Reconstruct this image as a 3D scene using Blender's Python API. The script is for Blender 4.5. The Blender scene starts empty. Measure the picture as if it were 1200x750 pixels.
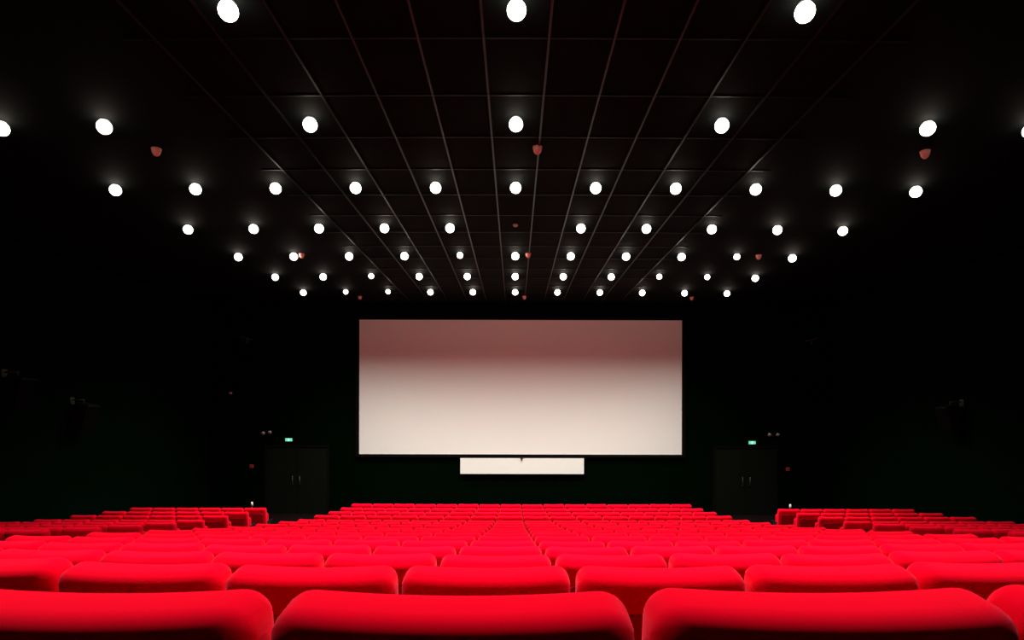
import bpy, bmesh, math, random
from mathutils import Vector, Matrix
random.seed(7)
C = bpy.context.scene.collection
scn = bpy.context.scene
PI = math.pi

# ------------------------------------------------------------------ materials
def mat(name, col, rough=.6, spec=.5, metal=0., sheen=0., sheen_tint=(1, 1, 1), sheen_rough=.4,
        emit=None, estr=0., noise=None, bump=None):
    m = bpy.data.materials.new(name); m.use_nodes = True
    nt = m.node_tree; b = nt.nodes['Principled BSDF']
    b.inputs['Base Color'].default_value = (*col, 1)
    b.inputs['Roughness'].default_value = rough
    b.inputs['Specular IOR Level'].default_value = spec
    b.inputs['Metallic'].default_value = metal
    if sheen:
        b.inputs['Sheen Weight'].default_value = sheen
        b.inputs['Sheen Tint'].default_value = (*sheen_tint, 1)
        b.inputs['Sheen Roughness'].default_value = sheen_rough
    if emit:
        b.inputs['Emission Color'].default_value = (*emit, 1)
        b.inputs['Emission Strength'].default_value = estr
    tc = nt.nodes.new('ShaderNodeTexCoord')
    if noise:
        sc, amt = noise
        n = nt.nodes.new('ShaderNodeTexNoise'); n.inputs['Scale'].default_value = sc
        n.inputs['Detail'].default_value = 4
        r = nt.nodes.new('ShaderNodeMapRange')
        r.inputs['To Min'].default_value = 1 - amt; r.inputs['To Max'].default_value = 1 + amt
        h = nt.nodes.new('ShaderNodeHueSaturation'); h.inputs['Color'].default_value = (*col, 1)
        nt.links.new(tc.outputs['Object'], n.inputs['Vector'])
        nt.links.new(n.outputs['Fac'], r.inputs['Value'])
        nt.links.new(r.outputs['Result'], h.inputs['Value'])
        nt.links.new(h.outputs['Color'], b.inputs['Base Color'])
    if bump:
        sc, st = bump
        n2 = nt.nodes.new('ShaderNodeTexNoise'); n2.inputs['Scale'].default_value = sc
        bp = nt.nodes.new('ShaderNodeBump'); bp.inputs['Strength'].default_value = st
        bp.inputs['Distance'].default_value = .01
        nt.links.new(tc.outputs['Object'], n2.inputs['Vector'])
        nt.links.new(n2.outputs['Fac'], bp.inputs['Height'])
        nt.links.new(bp.outputs['Normal'], b.inputs['Normal'])
    return m

M = {}
M['velvet'] = mat('red velour', (.80, .0004, .015), rough=.7, spec=.0, sheen=.13, sheen_tint=(1, .36, .62),
                  sheen_rough=.4, noise=(9, .08), bump=(6, .12))
M['back'] = mat('shaded red back cloth', (.42, .0008, .008), rough=.8, spec=.2, noise=(14, .12), bump=(220, .1))  # same seat red, darkened to carry the shade on the rears
M['blackplastic'] = mat('black plastic', (.006, .006, .006), rough=.6, spec=.12, bump=(90, .05))
M['blackmetal'] = mat('black painted steel', (.012, .011, .011), rough=.45, spec=.4, bump=(60, .04))
M['carpet'] = mat('dark carpet', (.008, .005, .005), rough=1., spec=.0, noise=(60, .3), bump=(240, .4))
M['ceil'] = mat('dark ceiling panel', (.0024, .0042, .0040), rough=.8, spec=.04, noise=(1.3, .25), bump=(120, .1))
M['tbar'] = mat('grey ceiling rail', (.034, .064, .062), rough=.36, metal=1., spec=.2, noise=(3, .2))
M['tbar2'] = mat('dim ceiling cross rail', (.008, .014, .014), rough=.5, metal=1., spec=.1, noise=(3, .2))
M['wall'] = mat('dark green wall cloth', (.0010, .0052, .0020), rough=1., spec=.0, noise=(.7, .2), bump=(150, .2))
M['wallf'] = mat('black stage wall cloth', (.0005, .0030, .0008), rough=1., spec=.0, noise=(2, .2), bump=(150, .2))
M['wallb'] = mat('pale bounce wall', (.55, .45, .42), rough=.9, spec=.1, noise=(2, .1), bump=(150, .2))  # unseen wall, made pale to bounce fill onto the seat backs
M['door'] = mat('dark olive door', (.0013, .0027, .0008), rough=.8, spec=.1, noise=(4, .15))
M['screen'] = mat('matt white screen', (.72, .80, .78), rough=.9, spec=.05, bump=(400, .02))
M['drape'] = mat('black masking cloth', (.004, .004, .004), rough=1., spec=0., noise=(5, .2))
M['globe'] = mat('lit lamp bloom globe', (.9, .88, .84), rough=.3, emit=(1., .88, .76), estr=12., bump=(30, .01))
M['globe_off'] = mat('unlit opal glass', (.55, .45, .42), rough=.3, bump=(30, .01))
M['dome'] = mat('bounce tinted plastic dome', (.85, .34, .28), rough=.35, spec=.5, bump=(40, .02))  # base colour carries the red light bounced off the seats
M['exit'] = mat('lit green sign face', (.1, .6, .45), rough=.4, emit=(.12, .85, .55), estr=.8, bump=(30, .01))
M['pict'] = mat('lit white sign figure', (.8, .9, .85), rough=.4, emit=(.7, 1., .85), estr=.9, bump=(30, .01))
M['grey'] = mat('pale grey metal', (.55, .58, .58), rough=.5, spec=.3, bump=(40, .03))
M['dimgrey'] = mat('dull grey metal', (.05, .055, .05), rough=.6, spec=.3, bump=(40, .03))
M['white'] = mat('white enamel', (.80, .78, .75), rough=.4, bump=(40, .02))
M['red'] = mat('red plastic', (.35, .02, .02), rough=.4, bump=(40, .02))

# ------------------------------------------------------------------ helpers
def obj(name, bm, m, parent=None, smooth=False, loc=None):
    bmesh.ops.recalc_face_normals(bm, faces=bm.faces)
    me = bpy.data.meshes.new(name); bm.to_mesh(me); bm.free()
    me.materials.append(m)
    if smooth:
        for p in me.polygons: p.use_smooth = True
    o = bpy.data.objects.new(name, me); C.objects.link(o)
    if parent: o.parent = parent
    if loc: o.location = loc
    return o

def tag(o, label=None, cat=None, group=None, kind=None):
    if label: o['label'] = label
    if cat: o['category'] = cat
    if group: o['group'] = group
    if kind: o['kind'] = kind
    return o

def empty(name, loc, rz=0):
    o = bpy.data.objects.new(name, None); C.objects.link(o)
    o.location = loc; o.rotation_euler = (0, 0, rz); o.empty_display_size = .1
    return o

def children(o): return [c for c in bpy.data.objects if c.parent == o]
def copy_tree(o, parent=None, kids=None):
    c = o.copy(); C.objects.link(c)
    c.parent = parent
    for ch in kids[o.name]: copy_tree(ch, c, kids)
    return c
def kid_table(o, t=None):
    t = {} if t is None else t
    t[o.name] = children(o)
    for c in t[o.name]: kid_table(c, t)
    return t

def box(bm, lo, hi, bev=0., mtx=None):
    vs = [bm.verts.new((x, y, z)) for x in (lo[0], hi[0]) for y in (lo[1], hi[1]) for z in (lo[2], hi[2])]
    fs = [bm.faces.new([vs[i] for i in q]) for q in ((0, 1, 3, 2), (4, 6, 7, 5), (0, 4, 5, 1), (2, 3, 7, 6), (0, 2, 6, 4), (1, 5, 7, 3))]
    if bev:
        es = list({e for f in fs for e in f.edges})
        r = bmesh.ops.bevel(bm, geom=es, offset=bev, segments=3, profile=.5, affect='EDGES')
        vs = list({v for f in r['faces'] for v in f.verts} | {v for v in vs if v.is_valid})
    if mtx:
        for v in vs: v.co = mtx @ v.co
    return vs

def lathe(bm, prof, n=24, mtx=None):
    """prof: (radius, z) from one end to the other."""
    rings = []
    for r, z in prof:
        if r < 1e-5: rings.append([bm.verts.new((0, 0, z))])
        else: rings.append([bm.verts.new((r * math.cos(2 * PI * i / n), r * math.sin(2 * PI * i / n), z)) for i in range(n)])
    for a, b in zip(rings, rings[1:]):
        for i in range(n):
            j = (i + 1) % n
            if len(a) == 1 and len(b) == 1: continue
            if len(a) == 1: bm.faces.new((a[0], b[i], b[j]))
            elif len(b) == 1: bm.faces.new((a[i], a[j], b[0]))
            else: bm.faces.new((a[i], a[j], b[j], b[i]))
    for ring in (rings[0], rings[-1]):
        if len(ring) > 1: bm.faces.new(ring)
    if mtx:
        for rr in rings:
            for v in rr: v.co = mtx @ v.co

def tube(bm, a, b, r, n=12):
    a, b = Vector(a), Vector(b); d = b - a
    q = d.to_track_quat('Z', 'Y').to_matrix().to_4x4()
    lathe(bm, [(r, 0), (r, d.length)], n, Matrix.Translation(a) @ q)

def rounded_slab(bm, w, h, t, rc, rb, re, bend=0., bulge=.0, taper=.0, sag=0.):
    """Cushion standing in XZ: width w, height h (z 0..h), thickness t along y, corner radius rc (top) rb (bottom), edge radius re."""
    def outline(ins):
        pts = []
        hw, z0, z1 = w / 2 - ins, ins, h - ins
        for (sx, top) in ((1, 1), (-1, 1), (-1, 0), (1, 0)):
            r = max((rc if top else rb) - ins, .012)
            cx = sx * (hw - r); cz = (z1 - r) if top else (z0 + r)
            a0 = {(1, 1): 0, (-1, 1): 90, (-1, 0): 180, (1, 0): 270}[(sx, top)]
            for k in range(9):
                a = math.radians(a0 + k * 90 / 8)
                pts.append((cx + r * math.cos(a), cz + r * math.sin(a)))
            # straight runs get intermediate points so that the slab can bend
            nx = {(1, 1): 10, (-1, 1): 5, (-1, 0): 10, (1, 0): 5}[(sx, top)]
            pts.append(('run', nx))
        out = []
        for i, p in enumerate(pts):
            if p[0] != 'run': out.append(p); continue
            a = out[-1]; b = pts[(i + 1) % len(pts)]
            for k in range(1, p[1]): out.append((a[0] + (b[0] - a[0]) * k / p[1], a[1] + (b[1] - a[1]) * k / p[1]))
        return out
    half = t / 2
    seq = []
    big = min(w, h) * .5 * .72
    for ins in (big, big * .75, big * .5): seq.append((ins, -half - bulge * (ins / big)))
    for k in range(7):
        a = math.radians(90 * k / 6)
        seq.append((re * (1 - math.sin(a)), -half + (re * (1 - math.cos(a)) if 1 else 0)))
    # a runs face -> rim; mirror for the other side
    front = [(i, -y) for i, y in reversed(seq)]
    if abs(seq[-1][1] - front[0][1]) < 1e-4: front = front[1:]
    rings = []
    for ins, y in seq + front:
        ring = []
        for x, z in outline(ins):
            x2 = x * (1 - taper * (z / h))
            u = x2 / (w / 2)
            ring.append(bm.verts.new((x2, y + bend * u * u, z - sag * (1 - u * u) * max(0, z / h - .5) * 2)))
        rings.append(ring)
    n = len(rings[0])
    for a, b in zip(rings, rings[1:]):
        for i in range(n):
            j = (i + 1) % n
            bm.faces.new((a[i], a[j], b[j], b[i]))
    bm.faces.new(rings[0]); bm.faces.new(list(reversed(rings[-1])))

# ------------------------------------------------------------------ the place
# origin: the camera. +Y towards the screen, +X right. Unit: metre.
AX = .20                      # hall axis
D = 20.0                      # distance of the screen
H = 3.485                      # ceiling above camera height
DROP = [None, .273, .500, .700, .885, 1.063, 1.234, 1.402, 1.570, 1.734, 1.885, 2.032, 2.170, 2.258, 2.345, 2.420, 2.476]
SEAT_H = .97
W = .56                       # seat pitch
def row_d(k): return k - .05
def floor_z(k): return -DROP[k] - SEAT_H
XL, XR = -10.1, 10.5
ZF = floor_z(16)

def ceil_z(x, d):
    return H - .012 * x * x / max(d, 6.5)

# floor in treads, one per row
bm = bmesh.new()
prof = [(-3.0, -1.03), (.40, -1.03)]
for k in range(1, 17):
    z = floor_z(k); a = row_d(k) - .55; b = row_d(k) + .45
    if k == 1: a = .40
    prof += [(a, z), (b if k < 16 else D + .1, z)]
rowv = []
for y, z in prof: rowv.append((bm.verts.new((XL, y, z)), bm.verts.new((XR, y, z))))
for a, b in zip(rowv, rowv[1:]): bm.faces.new((a[0], a[1], b[1], b[0]))
low = ZF - .3
bl = [bm.verts.new(p) for p in ((XL, -3, low), (XR, -3, low), (XR, D + .1, low), (XL, D + .1, low))]
bm.faces.new(bl)
bm.faces.new([r[0] for r in rowv] + [bl[3], bl[0]]); bm.faces.new([r[1] for r in rowv] + [bl[2], bl[1]])
bm.faces.new((rowv[0][0], rowv[0][1], bl[1], bl[0])); bm.faces.new((rowv[-1][0], rowv[-1][1], bl[2], bl[3]))
tag(obj('floor', bm, M['carpet']), kind='structure')

# walls
def wall(name, lo, hi, m):
    b = bmesh.new(); box(b, lo, hi); return tag(obj(name, b, m), kind='structure')
wall('wall_left', (XL - .2, -3.2, low), (XL, D + .3, H + .2), M['wall'])
wall('wall_right', (XR, -3.2, low), (XR + .2, D + .3, H + .2), M['wall'])
wall('wall_back', (XL, -3.2, low), (XR, -3.0, H + .2), M['wallb'])
wall('wall_front', (XL, D + .1, low), (XR, D + .3, H + .2), M['wallf'])

# ceiling, very slightly vaulted slab with real rails
bm = bmesh.new()
nx, ny = 24, 24
def cgrid(off):
    return [[bm.verts.new((XL + (XR - XL) * i / nx, -3 + (D + 3.1) * j / ny,
             ceil_z(XL + (XR - XL) * i / nx, -3 + (D + 3.1) * j / ny) + off)) for i in range(nx + 1)] for j in range(ny + 1)]
lo_, hi_ = cgrid(0), cgrid(.25)
for g in (lo_, hi_):
    for j in range(ny):
        for i in range(nx): bm.faces.new((g[j][i], g[j][i + 1], g[j + 1][i + 1], g[j + 1][i]))
for i in range(nx):
    for j in (0, ny): bm.faces.new((lo_[j][i], lo_[j][i + 1], hi_[j][i + 1], hi_[j][i]))
for j in range(ny):
    for i in (0, nx): bm.faces.new((lo_[j][i], lo_[j + 1][i], hi_[j + 1][i], hi_[j][i]))
tag(obj('ceiling', bm, M['ceil']), kind='structure')

CX = .01                      # lamp column axis
HL = 3.40                     # lamp centre height above the camera
PX = .361 * HL                # lamp column pitch
PY = 714 * HL * .000856       # lamp row pitch
D0 = 714 * HL / 468.0          # first visible lamp row
def rail(bm, pts, w, h):
    rows = []
    for p, side in pts:
        s = Vector(side) * w / 2
        p = Vector(p)
        rows.append([bm.verts.new(p - s), bm.verts.new(p + s), bm.verts.new(p + s - Vector((0, 0, h))), bm.verts.new(p - s - Vector((0, 0, h)))])
    for a, b in zip(rows, rows[1:]):
        for i in range(4): bm.faces.new((a[i], a[(i + 1) % 4], b[(i + 1) % 4], b[i]))
    bm.faces.new(rows[0]); bm.faces.new(rows[-1])
bm = bmesh.new()
for i in range(-6, 6):
    x = CX + (i + .5) * PX / 2
    rail(bm, [((x, y, ceil_z(x, y) + .001), (1, 0, 0)) for y in [2 + q * (D - 2) / 12 for q in range(13)]], .022, .016)
tag(obj('trim_1', bm, M['tbar']), kind='structure')
bm = bmesh.new()
for j in range(-2, 17):
    y = D0 + (j + .5) * PY / 2 - PY / 2
    if y > D: break
    rail(bm, [((x, y, ceil_z(x, y) + .0005), (0, 1, 0)) for x in [CX - 3 * PX + q * 6 * PX / 24 for q in range(25)]], .022, .010)
tag(obj('trim_2', bm, M['tbar2']), kind='structure')

# ------------------------------------------------------------------ cinema seat
def make_seat():
    root = empty('cinema_seat', (0, 0, 0))
    lean = Matrix.Translation((0, 0, .318)) @ Matrix.Rotation(math.radians(9), 4, 'X')
    bm = bmesh.new()
    rounded_slab(bm, .543, .648, .140, .050, .03, .048, bend=.018, bulge=.006, taper=.010, sag=.005)
    for v in bm.verts: v.co = lean @ (v.co + Vector((0, 0, 0)))
    obj('backrest', bm, M['velvet'], root, True)
    bm = bmesh.new()
    rounded_slab(bm, .440, .50, .030, .045, .03, .012, bend=.012)
    for v in bm.verts: v.co = lean @ (v.co + Vector((0, -.068, .035)))
    obj('back_panel', bm, M['back'], root, True)
    # tipped-up seat cushion in front of the backrest
    bm = bmesh.new()
    rounded_slab(bm, .480, .44, .11, .06, .05, .05, bulge=.01)
    m2 = Matrix.Translation((0, .155, .37)) @ Matrix.Rotation(math.radians(4), 4, 'X')
    for v in bm.verts: v.co = m2 @ v.co
    obj('seat_cushion', bm, M['velvet'], root, True)
    for s in (-1, 1):
        bm = bmesh.new()
        box(bm, (s * .262 - .012, -.02, .58), (s * .262 + .012, .34, .625), .009)
        obj('armrest', bm, M['blackplastic'], root, True)
        bm = bmesh.new()
        box(bm, (s * .262 - .009, .04, .012), (s * .262 + .009, .22, .585), .005)
        box(bm, (s * .262 - .011, .00, 0), (s * .262 + .011, .27, .016), .004)
        obj('leg', bm, M['blackmetal'], root, True)
    bm = bmesh.new()
    tube(bm, (-.256, .12, .385), (.256, .12, .385), .014)
    obj('hinge_bar', bm, M['blackmetal'], root, True)
    return root

ORD = ['', 'first', 'second', 'third', 'fourth', 'fifth', 'sixth', 'seventh', 'eighth', 'ninth', 'tenth', 'eleventh',
       'twelfth', 'thirteenth', 'fourteenth', 'fifteenth', 'sixteenth']
seat0 = make_seat()
KT = kid_table(seat0)
used = [False]
F = 714.0
def put_seat(x, k, label, group, rz=0., dy=0., dz=0., rx=0.):
    o = seat0 if not used[0] else copy_tree(seat0, None, KT)
    used[0] = True
    o.location = (x, row_d(k) + .095 + dy, floor_z(k) + dz)
    o.rotation_euler = (rx, 0, rz)
    tag(o, label, 'seat', group)
    return o

# centre block: gap lines at (.34 + j) pitches
for k in range(1, 17):
    d = row_d(k)
    P = F * W / d
    js = [j for j in range(-8, 8)]           # seat j spans .34+j .. .34+j+1
    inframe = [j for j in js if (.34 + j) * P < 597 and (.34 + j + 1) * P > -603]
    allj = [j for j in js if inframe[0] - 1 <= j <= inframe[-1] + 1]
    c = min(.052 / d, .030)
    for j in allj:
        x = (.34 + j + .5) * W
        where = 'nearest row to the camera' if k == 1 else ORD[k] + ' row from the camera'
        if k == 16: where = 'frontmost row before the screen'
        if j not in inframe:
            pos = 'just beyond the photo ' + ('left' if j < 0 else 'right') + ' edge'
        elif k <= 5:
            a = inframe.index(j) + 1; b = len(inframe) - a + 1
            pos = (ORD[a] + ' from the left edge of view') if a <= b else (ORD[b] + ' from the right edge of view')
        else:
            a = j + 9; b = 16 - a + 1
            pos = ORD[min(a, b)] + ' in from the ' + ('left' if a <= b else 'right') + ' aisle'
        lab = 'red padded seat, ' + where + ', ' + pos
        sx = x
        dy = c * sx * sx
        tilt = random.uniform(-.012, .012); dz = random.uniform(-.004, .004)
        if k == 1: dz = {-2: -.003, -1: -.002, 0: .003, 1: .003}.get(j, 0)
        put_seat(x, k, lab, 'red cinema seats in the centre block', rz=math.atan(1.0 * c * sx) + random.uniform(-.008, .008), dy=dy - (.045 if k == 1 else 0), dz=dz, rx=tilt * .5)

# side blocks: six seats wide
for side, L, word in ((-1, 6.09, 'left'), (1, 6.47, 'right')):
    for k in range(8, 16):
        d = row_d(k)
        for n in range(6):
            x = side * (L + (n + .5) * W)
            px = abs(side * (L + n * W)) * F / d
            if px > (603 if side < 0 else 597): continue
            r = 16 - k
            where = 'front row' if r == 1 else ORD[r] + ' row from the front'
            lab = 'red padded seat in %s block, %s, %s' % (word, where, 'at the aisle' if n == 0 else ORD[n + 1] + ' from the aisle')
            put_seat(x, k, lab, 'red cinema seats in the %s side block' % word, rz=-side * random.uniform(-.006, .006), rx=random.uniform(-.006, .006))

# ------------------------------------------------------------------ ceiling lamps
def make_lamp(lit=True):
    root = empty('ceiling_lamp', (0, 0, 0))
    bm = bmesh.new(); lathe(bm, [(0, .002), (.062, .002), (.060, -.006), (.050, -.012), (.030, -.014), (0, -.014)], 28)
    obj('mounting_plate', bm, M['blackmetal'], root, True)
    bm = bmesh.new()
    R = GR
    lathe(bm, [(R * math.sin(PI * i / 16) if 0 < i < 16 else 0, -.085 + R * math.cos(PI * i / 16)) for i in range(17)], 28)
    obj('lamp_globe', bm, M['globe'] if lit else M['globe_off'], root, True)
    return root
GR = .082  # globe sized to the bloom around a small lamp
lamp0 = make_lamp(); LT = kid_table(lamp0); lused = [False]
LAMP_ROWS = [  # columns with a lamp, row by row away from the camera
    (-2, 0, 2),
    (-5, -4, -2, 0, 2, 4, 5),
    tuple(range(-5, 6)),
    tuple(c for c in range(-5, 6) if c),
    tuple(range(-5, 6)), tuple(range(-5, 6)), tuple(range(-5, 6))]
SMALL = {(4, -1), (5, -3), (6, -3), (6, -4), (5, 3), (5, 4), (4, 4)}
BEAM = {}
def put_beam(x, y, z, r):
    e, cone = {-1: (720, 124), 0: (400, 122), 1: (160, 122), 2: (50, 124), 3: (45, 126), 4: (180, 128), 5: (520, 130), 6: (200, 122)}[r]
    if (e, cone) not in BEAM:
        ld = BEAM[(e, cone)] = bpy.data.lights.new('lamp_beam', 'SPOT')
        ld.energy = e; ld.color = (1., .90, .80)
        ld.spot_size = math.radians(cone); ld.spot_blend = 1.; ld.shadow_soft_size = .07
    l = bpy.data.objects.new('lamp_beam', BEAM[(e, cone)]); C.objects.link(l); l.location = (x, y, z)
for r, cols in [(-1, (-2, 0, 2))] + list(enumerate(LAMP_ROWS)):  # the negative row is added out of view to light the nearest seats
    y = D0 + r * PY
    for n, c in enumerate(cols):
        x = CX + c * PX
        o = lamp0 if not lused[0] else copy_tree(lamp0, None, LT)
        lused[0] = True
        z = ceil_z(x, y)
        o.location = (x, y, z)
        s = .80 if (r, c) in SMALL else 1.
        o.scale = (s, s, s)
        where = 'nearest lamp row' if r == 0 else (ORD[r + 1] + ' lamp row' if r < 6 else 'lamp row nearest the screen')
        a, b = n + 1, len(cols) - n
        if r < 0: where = 'added unseen row above view'
        if c == 0: pos = 'on the centre line'
        elif a <= b: pos = ('leftmost' if a == 1 else ORD[a] + ' from left')
        else: pos = ('rightmost' if b == 1 else ORD[b] + ' from right')
        tag(o, 'glowing round ceiling lamp in the ' + where + ', ' + pos, 'ceiling lamp', 'lit round lamps on the dark ceiling')
        put_beam(x, y, z - .085 - GR - .08, r)
# unlit one on the centre line of the fourth row
o = make_lamp(False); y = D0 + 3 * PY
o.location = (CX, y, ceil_z(CX, y)); o.scale = (.6, .6, .35)
tag(o, 'small unlit ceiling lamp on the centre line of the fourth lamp row', 'ceiling lamp', 'unlit ceiling lamp')

# pale domes, red bounce from the seats tinted into their colour
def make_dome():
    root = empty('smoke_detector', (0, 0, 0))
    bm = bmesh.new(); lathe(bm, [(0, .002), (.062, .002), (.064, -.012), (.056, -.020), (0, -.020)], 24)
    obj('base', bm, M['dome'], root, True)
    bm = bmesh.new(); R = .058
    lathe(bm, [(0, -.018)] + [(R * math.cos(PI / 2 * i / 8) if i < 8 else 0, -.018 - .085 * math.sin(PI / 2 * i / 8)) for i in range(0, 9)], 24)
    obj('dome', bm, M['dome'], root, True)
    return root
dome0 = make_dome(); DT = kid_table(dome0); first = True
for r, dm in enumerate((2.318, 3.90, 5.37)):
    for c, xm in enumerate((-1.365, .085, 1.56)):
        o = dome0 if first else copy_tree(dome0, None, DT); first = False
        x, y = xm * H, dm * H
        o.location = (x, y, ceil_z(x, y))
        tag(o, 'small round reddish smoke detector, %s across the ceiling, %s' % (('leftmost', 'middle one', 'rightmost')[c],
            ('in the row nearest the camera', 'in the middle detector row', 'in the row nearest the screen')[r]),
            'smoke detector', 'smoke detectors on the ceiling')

# ------------------------------------------------------------------ screen
def px(x, d=D): return (x - 603) * d / F
def pz(y, d=D): return (480 - y) * d / F
sx0, sx1, sz1, sz0 = px(421), px(799), pz(375), pz(532.5)
root = empty('projection_screen', ((sx0 + sx1) / 2, D, sz0))
w2, hh = (sx1 - sx0) / 2, sz1 - sz0
bm = bmesh.new(); box(bm, (-w2, 0, 0), (w2, .03, hh)); obj('screen_surface', bm, M['screen'], root)
bm = bmesh.new()
for lo, hi in (((-w2 - .12, -.02, -.10), (w2 + .12, .06, -.001)), ((-w2 - .12, -.02, hh + .001), (w2 + .12, .06, hh + .12)),
               ((-w2 - .12, -.02, -.001), (-w2 - .001, .06, hh + .001)), ((w2 + .001, -.02, -.001), (w2 + .12, .06, hh + .001))):
    box(bm, lo, hi, .008)
obj('masking_frame', bm, M['drape'], root)
bm = bmesh.new()
for x in (-w2 * .6, w2 * .6): box(bm, (x - .05, .055, .5), (x + .05, .10, hh - .5))
obj('wall_bracket', bm, M['blackmetal'], root)
tag(root, 'large wide blank white cinema screen on the dark end wall', 'screen')

bx0, bx1, bz1, bz0 = px(539.5, D - .1), px(684.5, D - .1), pz(537, D - .1), pz(555.5, D - .1)
root = empty('subtitle_screen', ((bx0 + bx1) / 2, D - .1, bz0))
w2, hh = (bx1 - bx0) / 2, bz1 - bz0
bm = bmesh.new(); box(bm, (-w2, 0, 0), (w2, .02, hh), .004); obj('panel', bm, M['screen'], root)
bm = bmesh.new(); box(bm, (-w2 + .03, .021, .03), (w2 - .03, .19, hh - .03)); obj('back_box', bm, M['blackmetal'], root)
bm = bmesh.new()
box(bm, (-.06, -.03, hh - .018), (.03, .0, hh + .03), .004); tube(bm, (-.02, -.015, hh - .085), (-.02, -.015, hh + .01), .016)
obj('latch', bm, M['blackmetal'], root)
tag(root, 'long narrow blank white strip screen hung just below the big screen', 'screen')

# ------------------------------------------------------------------ end wall details
def on_wall(x, y): return (px(x, D + .1), D + .1, pz(y, D + .1))
for n, (x0, x1, word) in enumerate(((313, 384, 'left'), (838, 909, 'right'))):
    a, b = px(x0, D + .1), px(x1, D + .1)
    z1 = pz(525, D + .1)
    bm = bmesh.new()
    mid = (a + b) / 2
    box(bm, (a, D + .05, ZF), (mid - .006, D + .11, z1), .006); box(bm, (mid + .006, D + .05, ZF), (b, D + .11, z1), .006)
    dr = tag(obj('door_%d' % (n + 1), bm, M['door']), kind='structure')
    bm = bmesh.new()
    for x in (mid - .12, mid + .12):
        tube(bm, (x, D - .01, ZF + .95), (x, D - .01, ZF + 1.25), .011)
        for zz in (ZF + .97, ZF + 1.23): tube(bm, (x, D - .01, zz), (x, D + .055, zz), .008)
    obj('door_handle', bm, M['dimgrey'], dr, True)
    bm = bmesh.new()
    for lo, hi in (((a - .08, D + .03, ZF), (a - .003, D + .11, z1 + .08)), ((b + .003, D + .03, ZF), (b + .08, D + .11, z1 + .08)),
                   ((a - .003, D + .03, z1 + .003), (b + .003, D + .11, z1 + .08))): box(bm, lo, hi, .005)
    obj('door_frame', bm, M['drape'], dr)
# exit signs
for x, y, word in ((339.5, 515.7, 'left'), (880.5, 518, 'right')):
    p = on_wall(x, y)
    root = empty('exit_sign', p)
    bm = bmesh.new(); box(bm, (-.13, -.075, -.065), (.13, 0, .065), .008); obj('housing', bm, M['blackplastic'], root)
    bm = bmesh.new(); box(bm, (-.115, -.083, -.050), (.115, -.074, .050), .003); obj('lit_face', bm, M['exit'], root)
    bm = bmesh.new()
    m3 = Matrix.Translation((0, -.085, .03)) @ Matrix.Rotation(PI / 2, 4, 'X')
    lathe(bm, [(0, -.002), (.014, -.002), (.014, .002), (0, .002)], 12, m3)
    for a, b in (((0, .015), (-.008, -.018)), ((-.008, -.018), (-.032, -.044)), ((-.008, -.018), (.018, -.030)), ((.018, -.030), (.014, -.052)),
                 ((0, .010), (.030, -.002)), ((-.002, .010), (-.030, .004))):
        tube(bm, (a[0], -.085, a[1]), (b[0], -.085, b[1]), .006, 8)
    obj('running_figure', bm, M['pict'], root, True)
    tag(root, 'small glowing green exit sign over the door %s of the screen' % word, 'exit sign', 'glowing green exit signs')
# emergency lights with two heads
for (x, y, spots, word) in ((314, 507.5, ((310, 508), (318, 507)), 'left'), (905, 509.5, ((900.5, 508.7), (910, 508.6)), 'right')):
    p = on_wall(x, y)
    root = empty('emergency_light', p)
    bm = bmesh.new(); box(bm, (-.09, -.07, -.035), (.09, 0, .035), .01); obj('battery_housing', bm, M['blackplastic'], root)
    for (qx, qy) in spots:
        q = on_wall(qx, qy); lx, lz = q[0] - p[0], q[2] - p[2]
        tilt = Matrix.Translation((lx, -.10, lz)) @ Matrix.Rotation(math.radians(90 + 30), 4, 'X')
        bm = bmesh.new(); lathe(bm, [(0, -.05), (.03, -.05), (.055, .02), (.050, .025), (0, .012)], 16, tilt)
        tube(bm, (lx, -.04, lz * .5), (lx, -.10, lz), .012, 8)
        obj('lamp_head', bm, M['grey'], root, True)
    tag(root, 'pair of small grey spot heads on the wall beside the %s exit sign' % word, 'emergency light', 'twin headed emergency lights')
# call points
for x, y, word in ((295.5, 547, 'left'), (923, 549, 'right')):
    root = empty('fire_call_point', on_wall(x, y))
    bm = bmesh.new(); box(bm, (-.06, -.05, -.06), (.06, 0, .06), .01); obj('case', bm, M['red'], root)
    bm = bmesh.new(); box(bm, (-.030, -.056, -.025), (.030, -.049, .025), .003); obj('press_plate', bm, M['dimgrey'], root)
    tag(root, 'tiny dull red fire call point low on the dark wall, %s side' % word, 'fire alarm', 'red fire call points')
# small grey detector on the end wall
root = empty('wall_sensor', on_wall(270.5, 461.5))
bm = bmesh.new(); box(bm, (-.05, -.045, -.04), (.05, 0, .04), .012); obj('case', bm, M['grey'], root)
bm = bmesh.new(); lathe(bm, [(0, 0), (.026, 0), (.02, .02), (0, .028)], 16, Matrix.Translation((0, -.044, 0)) @ Matrix.Rotation(PI / 2, 4, 'X')); obj('lens', bm, M['grey'], root, True)
tag(root, 'tiny grey sensor alone on the dark wall left of the screen', 'sensor')
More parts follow.
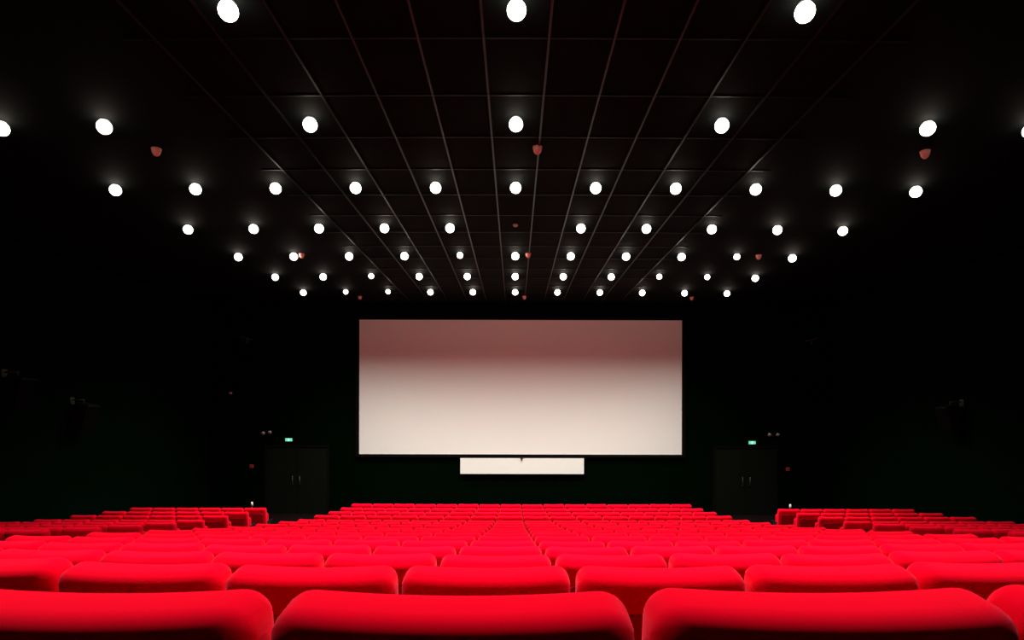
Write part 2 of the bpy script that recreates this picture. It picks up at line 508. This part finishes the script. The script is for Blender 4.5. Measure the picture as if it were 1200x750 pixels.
# slim posts ahead of the side blocks
for x, y, word in ((295.5, 589, 'left'), (926.5, 590.5, 'right')):
    dd = 16.4
    p = (px(x, dd), dd, ZF)
    top = pz(y, dd) - ZF
    root = empty('aisle_post', p)
    bm = bmesh.new(); lathe(bm, [(0, 0), (.12, 0), (.12, .015), (.03, .03), (0, .03)], 20); obj('base', bm, M['blackmetal'], root, True)
    bm = bmesh.new(); tube(bm, (0, 0, .02), (0, 0, top - .05), .018); obj('post', bm, M['blackmetal'], root, True)
    bm = bmesh.new(); lathe(bm, [(0, top - .11), (.026, top - .11), (.030, top - .05), (.022, top), (0, top + .01)], 16); obj('tip', bm, M['white'], root, True)
    tag(root, 'slim post whose pale tip shows above the front row of the %s block' % word, 'post', 'pale tipped posts ahead of the side blocks')

# ------------------------------------------------------------------ wall speakers
def speaker(name_word, x, y, z, side, lab, s=1.):
    root = empty('wall_speaker', (x, y, z))
    inw = -side            # direction into the room
    rot = Matrix.Translation((inw * .30, 0, -.06)) @ Matrix.Rotation(math.radians(inw * 14), 4, 'Y') 
    bm = bmesh.new(); box(bm, (-.16, -.20, -.30), (.16, .20, .28), .02, rot); obj('cabinet', bm, M['blackplastic'], root)
    bm = bmesh.new(); box(bm, (inw * .165 - .01, -.18, -.27), (inw * .165 + .01, .18, .25), .006, rot); obj('grille', bm, M['drape'], root)
    bm = bmesh.new(); box(bm, (min(0, inw * .015), -.07, .20), (max(0, inw * .015), .07, .36), .003)
    tube(bm, (inw * .01, 0, .30), (inw * .28, 0, .30), .014); tube(bm, (inw * .28, 0, .315), (inw * .28, 0, .20), .012)
    obj('bracket', bm, M['dimgrey'], root, True)
    tag(root, lab, 'speaker', 'black speakers on the side walls')
speaker('l', XL, 13.9, -.10, -1, 'black box speaker on the left side wall, the one nearer the screen')
speaker('l', XL, 12.05, .42, -1, 'black box speaker on the left side wall at the very picture edge')
speaker('r', XR, 14.3, -.10, 1, 'black box speaker on a bracket on the right side wall')
# angled brackets high on the end wall
for x, s, word in ((284, 1, 'left'), (956, -1, 'right')):
    root = empty('spotlight', on_wall(x, 397))
    bm = bmesh.new(); box(bm, (-.05, -.03, -.09), (.05, 0, .09), .006); obj('wall_plate', bm, M['blackmetal'], root)
    bm = bmesh.new(); tube(bm, (-.38 * s, -.16, .13), (.42 * s, -.16, -.08), .014); tube(bm, (0, -.16, .03), (0, -.02, 0), .014); obj('arm', bm, M['dimgrey'], root, True)
    bm = bmesh.new(); lathe(bm, [(0, 0), (.05, 0), (.065, -.14), (.06, -.15), (0, -.14)], 20, Matrix.Translation((.2 * s, -.16, -.03)) @ Matrix.Rotation(math.radians(20), 4, 'X'))
    obj('lamp_housing', bm, M['blackmetal'], root, True)
    tag(root, 'dim angled bracket with black unlit spotlight high up, %s of the screen' % word, 'spotlight', 'unlit spotlights high on the end wall')

# ------------------------------------------------------------------ world, camera, view
w = bpy.data.worlds.new('world'); scn.world = w; w.use_nodes = True
w.node_tree.nodes['Background'].inputs['Color'].default_value = (0, 0, 0, 1)
w.node_tree.nodes['Background'].inputs['Strength'].default_value = 0
cam = bpy.data.cameras.new('camera'); co = bpy.data.objects.new('camera', cam); C.objects.link(co)
cam.sensor_width = 36; cam.lens = 36 * F / 1200; cam.clip_end = 100; cam.clip_start = .05
cam.shift_x = -3 / 1200; cam.shift_y = 105 / 1200
co.location = (0, 0, 0); co.rotation_euler = (PI / 2, 0, 0)
co.rotation_euler = (Matrix.Rotation(PI / 2, 4, 'X') @ Matrix.Rotation(math.radians(.12), 4, 'Z')).to_euler()
scn.camera = co
vs = scn.view_settings
vs.view_transform = 'Standard'; vs.look = 'None'; vs.exposure = 0; vs.gamma = 1; vs.use_curve_mapping = False
